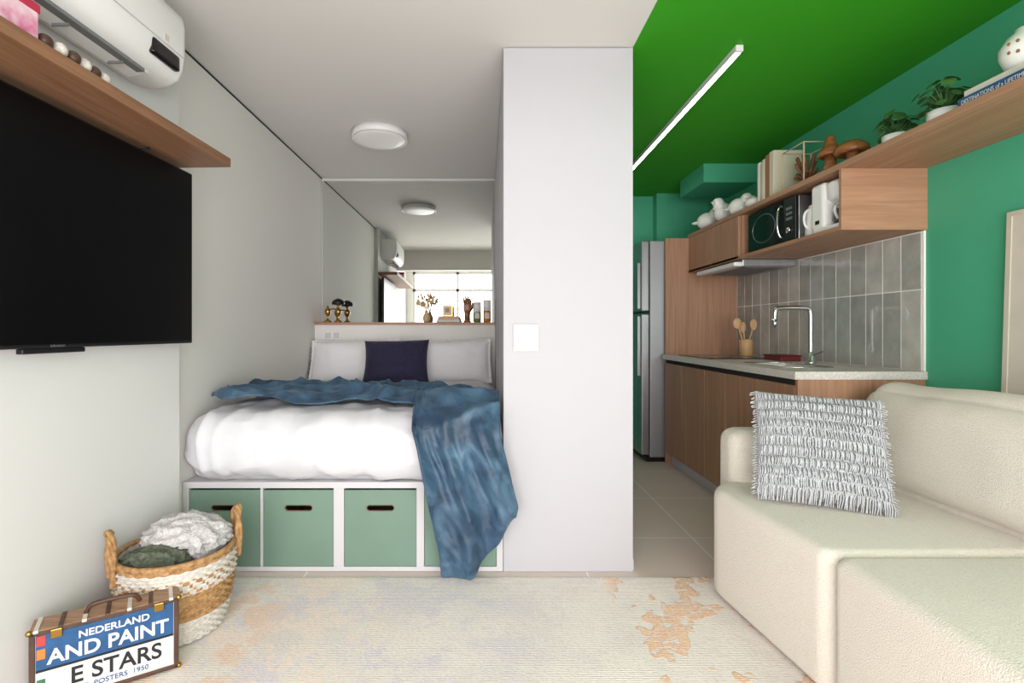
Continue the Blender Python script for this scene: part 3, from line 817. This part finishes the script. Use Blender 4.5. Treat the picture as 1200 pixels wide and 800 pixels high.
def leafmesh(name, spec, parent):
    verts = []; faces = []
    for (c, d, up, r) in spec:
        d = Vector(d).normalized(); up = Vector(up); side = d.cross(up)
        if side.length < 1e-3: side = Vector((1, 0, 0))
        side.normalize(); nn = side.cross(d)
        b = len(verts); verts.append(Vector(c)+nn*0.004)
        K = 12
        for k in range(K):
            a = 2*math.pi*k/K
            verts.append(Vector(c)+d*(r*math.cos(a))+side*(r*0.85*math.sin(a))-nn*(0.15*r*math.cos(a)**2))
        for k in range(K):
            faces.append((b, b+1+k, b+1+(k+1) % K))
    o = mesh_obj(name, verts, faces, M_leaf, parent, True)
    return o
def plant(x, y, pr, ph, n, spread, hgt):
    g = group('potted_plant')
    lathe('pot', [(pr*0.75, 0), (pr, 0.01), (pr*1.05, ph), (pr*0.97, ph), (pr*0.9, ph-0.01)], (x, y, LZ), M_ceramic, g, 28)
    lathe('soil', [(pr*0.9, 0), (pr*0.5, 0.004)], (x, y, LZ+ph-0.012), M_leather, g, 20)
    spec = []
    for k in range(n):
        a = random.uniform(0, 2*math.pi); t = random.uniform(0.2, 1); 
        e = Vector((x+math.cos(a)*spread*t*0.8, y+math.sin(a)*spread*t, LZ+ph+hgt*random.uniform(0.15, 1)*(1.15-0.5*t)))
        tube('stem_%d' % k, [(x, y, LZ+ph-0.01), ((x+e.x)/2, (y+e.y)/2, e.z), tuple(e)], 0.0015, M_leaf, g)
        spec.append((e, (math.cos(a), math.sin(a), random.uniform(-1.2, -0.2)), (0, 0, 1), random.uniform(0.018, 0.030)))
    leafmesh('leaves', spec, g)
plant(1.86, 2.27, 0.05, 0.045, 36, 0.09, 0.11)
plant(1.86, 2.03, 0.055, 0.05, 36, 0.11, 0.13)
hb = group('coffee_table_books')
box('book_blue', 1.79, 2.02, 1.62, 1.90, LZ, LZ+0.035, M_blue, hb, 0.002)
box('pages', 1.80, 2.015, 1.615, 1.895, LZ+0.004, LZ+0.031, M_paper, hb)
box('book_white', 1.80, 2.01, 1.64, 1.885, LZ+0.0355, LZ+0.06, M_paper, hb, 0.002)
TXr = Matrix.Translation((1.7893, 1.885, LZ+0.009)) @ Matrix.Rotation(math.radians(-90), 4, 'Z') @ Matrix.Rotation(math.radians(90), 4, 'X')
textm('spine_text', 'DESTINATIONS of a LIFETIME', 0.022, M_whiteink, hb, TXr, ext=0.0003, sx=0.8)
fv = group('ceramic_face_vase')
lathe('body', [(0.035, 0), (0.055, 0.02), (0.07, 0.06), (0.07, 0.09), (0.05, 0.125), (0.03, 0.14), (0.03, 0.15), (0.025, 0.15)], (1.88, 1.74, LZ+0.061), M_ceramic, fv, 32)
for i, (da, z) in enumerate([(0.1, 0.09), (0.45, 0.09), (0.8, 0.09), (0.1, 0.06), (0.45, 0.055), (0.8, 0.06), (1.15, 0.075)]):
    a = math.pi+da
    ball('dot_%d' % i, (1.88+0.069*math.cos(a), 1.74+0.069*math.sin(a), LZ+0.061+z), 0.005, 0.005, 0.006, M_mush, fv, 10)

# ---------------------------------------------------------------- sofa
so = group('sofa')
def slab(name, outline, z0, z1, m, parent, bev):
    n = len(outline); verts = [(x, y, z0) for x, y in outline]+[(x, y, z1) for x, y in outline]
    faces = [tuple(range(n))[::-1], tuple(range(n, 2*n))]+[(i, (i+1) % n, n+(i+1) % n, n+i) for i in range(n)]
    o = mesh_obj(name, verts, faces, m, parent, True, bev, 6)
    return o
def round_rect(x0, x1, y0, y1, radii, k=14):
    pts = []
    for (cx, cy, sx, sy, r, a0) in [(x0, y0, 1, 1, radii[0], math.pi), (x1, y0, -1, 1, radii[1], -math.pi/2), (x1, y1, -1, -1, radii[2], 0), (x0, y1, 1, -1, radii[3], math.pi/2)]:
        for i in range(k+1):
            a = a0+math.pi/2*i/k
            pts.append((cx+sx*r+r*math.cos(a), cy+sy*r+r*math.sin(a)))
    return pts
SX = 1.045
def bow(pts):
    return [((x-0.065*max(0, min(1, (y-1.55)/0.6))**1.2 if x < 1.3 else x), y) for x, y in pts]
slab('seat_far', bow(round_rect(SX, 1.86, 1.536, 2.30, (0.05, 0.06, 0.06, 0.20))), 0.02, 0.468, M_boucle, so, 0.035)
slab('seat_near', round_rect(SX+0.005, 1.86, 0.45, 1.530, (0.26, 0.06, 0.06, 0.05)), 0.02, 0.468, M_boucle, so, 0.035)
softbox('arm', 1.115, 2.12, 2.25, 2.42, 0.02, 0.695, 0.06, M_boucle, so, n=20)
softbox('back_frame', 1.95, 2.12, 0.45, 2.40, 0.02, 0.72, 0.06, M_boucle, so, n=20)
LN = Matrix.Translation((1.70, 0, 0.45)) @ Matrix.Rotation(math.radians(10), 4, 'Y') @ Matrix.Translation((-1.70, 0, -0.45))
softbox('back_cushion_far', 1.70, 1.97, 1.42, 2.40, 0.46, 0.925, 0.12, M_boucle, so, n=28, amp=0.012, sc=3, puff=0.025, xf=LN)
softbox('back_cushion_near', 1.70, 1.97, 0.45, 1.41, 0.46, 0.925, 0.12, M_boucle, so, n=28, amp=0.012, sc=3, puff=0.025, xf=LN)

pgp = group('fringed_cushion')
PM = frame_matrix((1.338, 2.01, 0.682), (1, -0.40, -0.045), (0.15, 0.50, 1))
o, P = cushion('cover', 0.45, 0.44, 0.14, M_grayknit, PM, pgp, pinch=0.04, amp=0.004, rows=9)
verts = []; faces = []
for r in range(11):
    v0 = 0.95-r*0.18
    for k in range(66):
        u = -0.97+1.94*k/65+random.uniform(-0.008, 0.008)
        if abs(v0) > 0.97: continue
        pts = []
        du = random.uniform(-0.025, 0.025)
        for t in (0, 0.33, 0.66, 1.0):
            vv = v0-0.165*t*random.uniform(0.9, 1.1)
            if vv < -1: vv = -1
            x, y, z = P(max(-1, min(1, u+du*math.sin(t*3))), vv, 1)
            pts.append(PM @ Vector((x, y-(0.02 if vv <= -1 else 0)*t, z+0.003+0.008*math.sin(t*2.6))))
        b = len(verts); R = PM.to_3x3() @ Vector((1, 0, 0)); N = PM.to_3x3() @ Vector((0, 0, 1))
        for t, p in zip((0, .33, .66, 1), pts):
            w = 0.0042*(1-0.3*t)
            verts += [p-R*w, p+R*w, p+N*w*1.3]
        for s in range(3):
            for q in range(3):
                a = b+s*3+q; c = b+s*3+(q+1) % 3
                faces.append((a, c, c+3, a+3))
for k in range(46):
    for sgn in (-1, 1):
        v = -0.97+1.94*k/45
        x, y, z = P(sgn, v, 1)
        L = random.uniform(0.010, 0.022)
        p0 = PM @ Vector((x, y, 0)); p1 = PM @ Vector((x+sgn*L, y-random.uniform(0.004, 0.012), 0.002))
        U = PM.to_3x3() @ Vector((0, 1, 0)); N = PM.to_3x3() @ Vector((0, 0, 1))
        b = len(verts)
        for p in (p0, p1): verts += [p-U*0.003, p+U*0.003, p+N*0.003]
        for q in range(3):
            a = b+q; c = b+(q+1) % 3; faces.append((a, c, c+3, a+3))
mesh_obj('fringe', verts, faces, M_grayknit, pgp, True)

lf = group('leaning_canvas')
LF = Matrix.Translation((2.135, 0, 0.0)) @ Matrix.Rotation(math.radians(1.8), 4, 'Y')
box('canvas', -0.008, 0.004, 1.12, 2.07, 0.002, 1.62, mat('canvas_beige', (206, 198, 184), 0.8, var=0.05, vscale=5), lf, xf=LF)
box('frame_side', -0.012, 0.006, 2.07, 2.09, 0.002, 1.64, mat('pale_frame', (196, 190, 172), 0.5), lf, xf=LF)
box('frame_side_near', -0.012, 0.006, 1.10, 1.12, 0.002, 1.64, bpy.data.materials['pale_frame'], lf, xf=LF)
box('frame_top', -0.012, 0.006, 1.12, 2.07, 1.62, 1.64, bpy.data.materials['pale_frame'], lf, xf=LF)

# ---------------------------------------------------------------- rug
def rug():
    nx, ny = 240, 180; x0, x1, y0, y1 = -1.17, 1.9, 0.15, 2.335
    verts = []; faces = []
    for i in range(nx+1):
        for j in range(ny+1):
            x = lerp(x0, x1, i/nx); y = lerp(y0, y1, j/ny)
            e = min(i, nx-i, j, ny-j)
            z = 0.009 + (0.003*max(0, noise.noise(Vector((x*5, y*5, 0)))) if e > 1 else 0)
            if e == 0: z = 0.001; 
            if j == ny: y += 0.006*noise.noise(Vector((x*6, 0, 5)))
            if i == 0: x += 0.008*noise.noise(Vector((y*6, 0, 5)))
            verts.append((x, y, z))
    for i in range(nx):
        for j in range(ny):
            a = i*(ny+1)+j; faces.append((a, a+ny+1, a+ny+2, a+1))
    mesh_obj('area_rug', verts, faces, rug_mat(), None, True)
rug()

# ---------------------------------------------------------------- basket
bx, by = -1.185, 1.935; BS = 0.95
bk2 = group('woven_basket')
def basket():
    rows = 26; H = 0.30; prof = []; tag = []
    prof.append((0.15*BS, 0.014)); tag.append(0)
    for r in range(rows):
        z = 0.014+H*r/rows
        t = r/rows
        rad = (0.168+0.042*math.sin(min(1, t*1.3)*math.pi*0.5))*BS
        for k in range(4):
            a = math.pi*(k+0.5)/4
            prof.append((rad+0.005*math.sin(a), z+H/rows*(k+0.5)/4)); tag.append(r)
    prof.append((0.200*BS, H+0.014)); tag.append(rows)
    for z, r in ((0.25, 0.196), (0.12, 0.185), (0.03, 0.155), (0.028, 0.02)):
        prof.append((r*BS, z)); tag.append(99)
    seg = 120
    def rib(k, a):
        r = tag[k]
        if r == 99: return 0
        return 0.0045*math.sin(a*30+r*math.pi)
    o = lathe('body', prof, (bx, by, 0.0), M_rope, bk2, seg, True, rib=rib)
    o.data.materials.append(M_wick)
    for p in o.data.polygons:
        c = p.center; z = c.z; a = math.atan2(c.y-by, c.x-bx)
        row = int((z-0.012)/0.30*26)
        wick = 0.105 < z < 0.205 or z > 0.292 or (0.205 <= z < 0.26 and (row + int((a+math.pi)*14)) % 3 == 0)
        p.material_index = 1 if wick else 0
basket()
tube('rim', [(bx+0.208*BS*math.cos(a), by+0.208*BS*math.sin(a), 0.315) for a in [k*math.pi/16 for k in range(32)]], 0.010, M_wick, bk2, cyclic=True)
def handle(name, ang):
    c, s = math.cos(ang), math.sin(ang); tx, ty = -s, c
    for q in range(3):
        pts = []
        for k in range(15):
            t = k/14; a = math.pi*t; w = 0.05; lift = 0.115
            ox = (q-1)*0.004+0.006*math.sin(t*18+q*2.1); 
            rr = 0.214*BS+0.008*math.sin(a)+ox
            pts.append((bx+c*rr+tx*w*math.cos(a), by+s*rr+ty*w*math.cos(a), 0.25+(0.06+lift)*math.sin(a)**0.7+0.006*math.cos(t*18+q*2.1)))
        tube('%s_strand_%d' % (name, q), pts, 0.008, M_wick, bk2)
handle('handle_right', math.radians(38)); handle('handle_left', math.radians(222))
def towel(name, m, c, rx, ry, rz, amp, seed, rot=0):
    n = 40; verts = []; faces = []
    for i in range(n+1):
        th = math.pi*i/n
        for j in range(2*n):
            ph = math.pi*j/n
            d = Vector((math.sin(th)*math.cos(ph), math.sin(th)*math.sin(ph), math.cos(th)))
            w = noise.noise(d*1.3+Vector((seed, 0, 0)))*1.5
            f = 1-2*abs(noise.noise(Vector((d.x*1.6+w, d.y*2.6, d.z*2.6+seed))))
            f2 = noise.noise(d*6+Vector((seed, 2, 0)))
            r = 1+amp*f+amp*0.25*f2
            verts.append(Matrix.Rotation(rot, 3, 'Z') @ Vector((d.x*rx*r, d.y*ry*r, d.z*rz*r))+Vector(c))
    for i in range(n):
        for j in range(2*n):
            k = (j+1) % (2*n); faces.append((i*2*n+j, i*2*n+k, (i+1)*2*n+k, (i+1)*2*n+j))
    mesh_obj(name, verts, faces, m, None, True)
towel('folded_blanket', M_towel, (bx+0.01, by+0.045, 0.335), 0.135, 0.105, 0.075, 0.28, 3.3)
towel('knitted_scarf', M_towelg, (bx-0.03, by-0.085, 0.295), 0.105, 0.065, 0.052, 0.22, 8.1, 0.3)

# ---------------------------------------------------------------- suitcase
sc = group('decorative_suitcase')
ex = Vector((0.837, 0.547, 0)); ey = Vector((-0.547, 0.837, 0))
O = Vector((-1.350, 1.485, 0.015))
SM = Matrix(((ex.x, ey.x, 0, O.x), (ex.y, ey.y, 0, O.y), (0, 0, 1, O.z), (0, 0, 0, 1)))
W, D, Hh = 0.38, 0.085, 0.235
box('body', 0.004, W-0.004, 0.003, D, 0.0, Hh-0.003, M_paper, sc, 0.003, xf=SM)
box('blue_print', 0.016, W-0.016, 0.0, 0.003, 0.118, Hh-0.014, M_blue, sc, xf=SM)
box('lower_print', 0.016, W-0.016, 0.0, 0.003, 0.02, 0.112, M_whiteink, sc, xf=SM)
box('stripe', 0.016, W-0.016, -0.001, 0.003, 0.111, 0.117, M_ink, sc, xf=SM)
for i, (a, b_, c, d) in enumerate([(0, W, Hh-0.012, Hh), (0, W, 0, 0.012), (0, 0.014, 0, Hh), (W-0.014, W, 0, Hh)]):
    box('edge_%d' % i, a, b_, -0.003, 0.006, c, d, M_leather, sc, 0.002, xf=SM)
box('top_wood', 0.0, W, 0.0, D, Hh-0.003, Hh+0.002, wood('aged_wood', (176, 140, 108), (120, 84, 60), 'x'), sc, xf=SM)
for i in range(7):
    a = 0.01+i*0.057
    box('band_%d' % i, a, a+0.012, -0.0035, D+0.001, Hh-0.004, Hh+0.005, M_leather if i % 2 else M_paper, sc, 0.001, xf=SM)
for i, x in enumerate((0.0, W)):
    for j, z in enumerate((0.0, Hh)):
        ball('corner_%d%d' % (i, j), (x, 0.004, z+(0.004 if j == 0 else -0.002)), 0.009, 0.008, 0.009, M_brass, sc, 12, xf=SM)
for i, x in enumerate((0.05, 0.31)):
    box('latch_%d' % i, x, x+0.028, -0.008, 0.0, Hh-0.028, Hh-0.002, M_brass, sc, 0.002, xf=SM)
tube('handle', [(0.13, 0.04, Hh+0.004), (0.135, 0.035, Hh+0.025), (0.16, 0.03, Hh+0.034), (0.24, 0.03, Hh+0.034), (0.265, 0.035, Hh+0.025), (0.27, 0.04, Hh+0.004)], 0.007, M_leather, sc, xf=SM)
TX = Matrix(((1, 0, 0, 0), (0, 0, -1, -0.0015), (0, 1, 0, 0), (0, 0, 0, 1)))
def T(x, z): return SM @ Matrix.Translation((x, 0, z)) @ TX
textm('text_a', 'NEDERLAND', 0.030, M_whiteink, sc, T(0.115, 0.186), sx=1.05, bold=0.0006)
textm('text_b', 'AND PAINT', 0.060, M_whiteink, sc, T(0.043, 0.131), sx=0.97, bold=0.0014)
textm('text_c', 'E STARS', 0.070, M_ink, sc, T(0.095, 0.052), sx=0.95, bold=0.0012)
textm('text_d', 'TRAVEL POSTERS  1950', 0.022, M_blue, sc, T(0.07, 0.026), sx=1.0)
for i, (x, z, c) in enumerate([(0.018, 0.15, (214, 120, 50)), (0.018, 0.19, (190, 60, 50)), (0.018, 0.06, (60, 110, 80))]):
    box('sticker_%d' % i, x, x+0.02, -0.0015, 0.002, z, z+0.03, mat('sticker_%d' % i, c, 0.6), sc, xf=SM)

finish_groups()

# ---------------------------------------------------------------- lighting
w = bpy.data.worlds.new('World'); scn.world = w; w.use_nodes = True
bgn = w.node_tree.nodes['Background']
bgn.inputs['Color'].default_value = (0.95, 0.96, 1.0, 1); bgn.inputs['Strength'].default_value = 3.1

def area(name, loc, rot, sx, sy, e, col=(1, 1, 1)):
    l = bpy.data.lights.new(name, 'AREA'); l.shape = 'RECTANGLE'; l.size = sx; l.size_y = sy; l.energy = e; l.color = col
    o = bpy.data.objects.new(name, l); o.location = loc; o.rotation_euler = rot; COL.objects.link(o); return o
area('daylight_window', (0.34, YR-0.35, 1.2), (math.radians(90), 0, 0), 3.4, 2.2, 140, (1.0, 0.97, 0.96))

# ---------------------------------------------------------------- camera
cam = bpy.data.cameras.new('camera'); cam.sensor_width = 36; cam.lens = 36*588/1200
cam.shift_x = 32/1200; cam.shift_y = -12/1200; cam.clip_start = 0.02
co = bpy.data.objects.new('camera', cam); co.location = (0, 0, CH); co.rotation_euler = (math.radians(90), 0, 0)
COL.objects.link(co); scn.camera = co
scn.view_settings.view_transform = 'Standard'
scn.view_settings.look = 'None'
scn.view_settings.exposure = 0.0
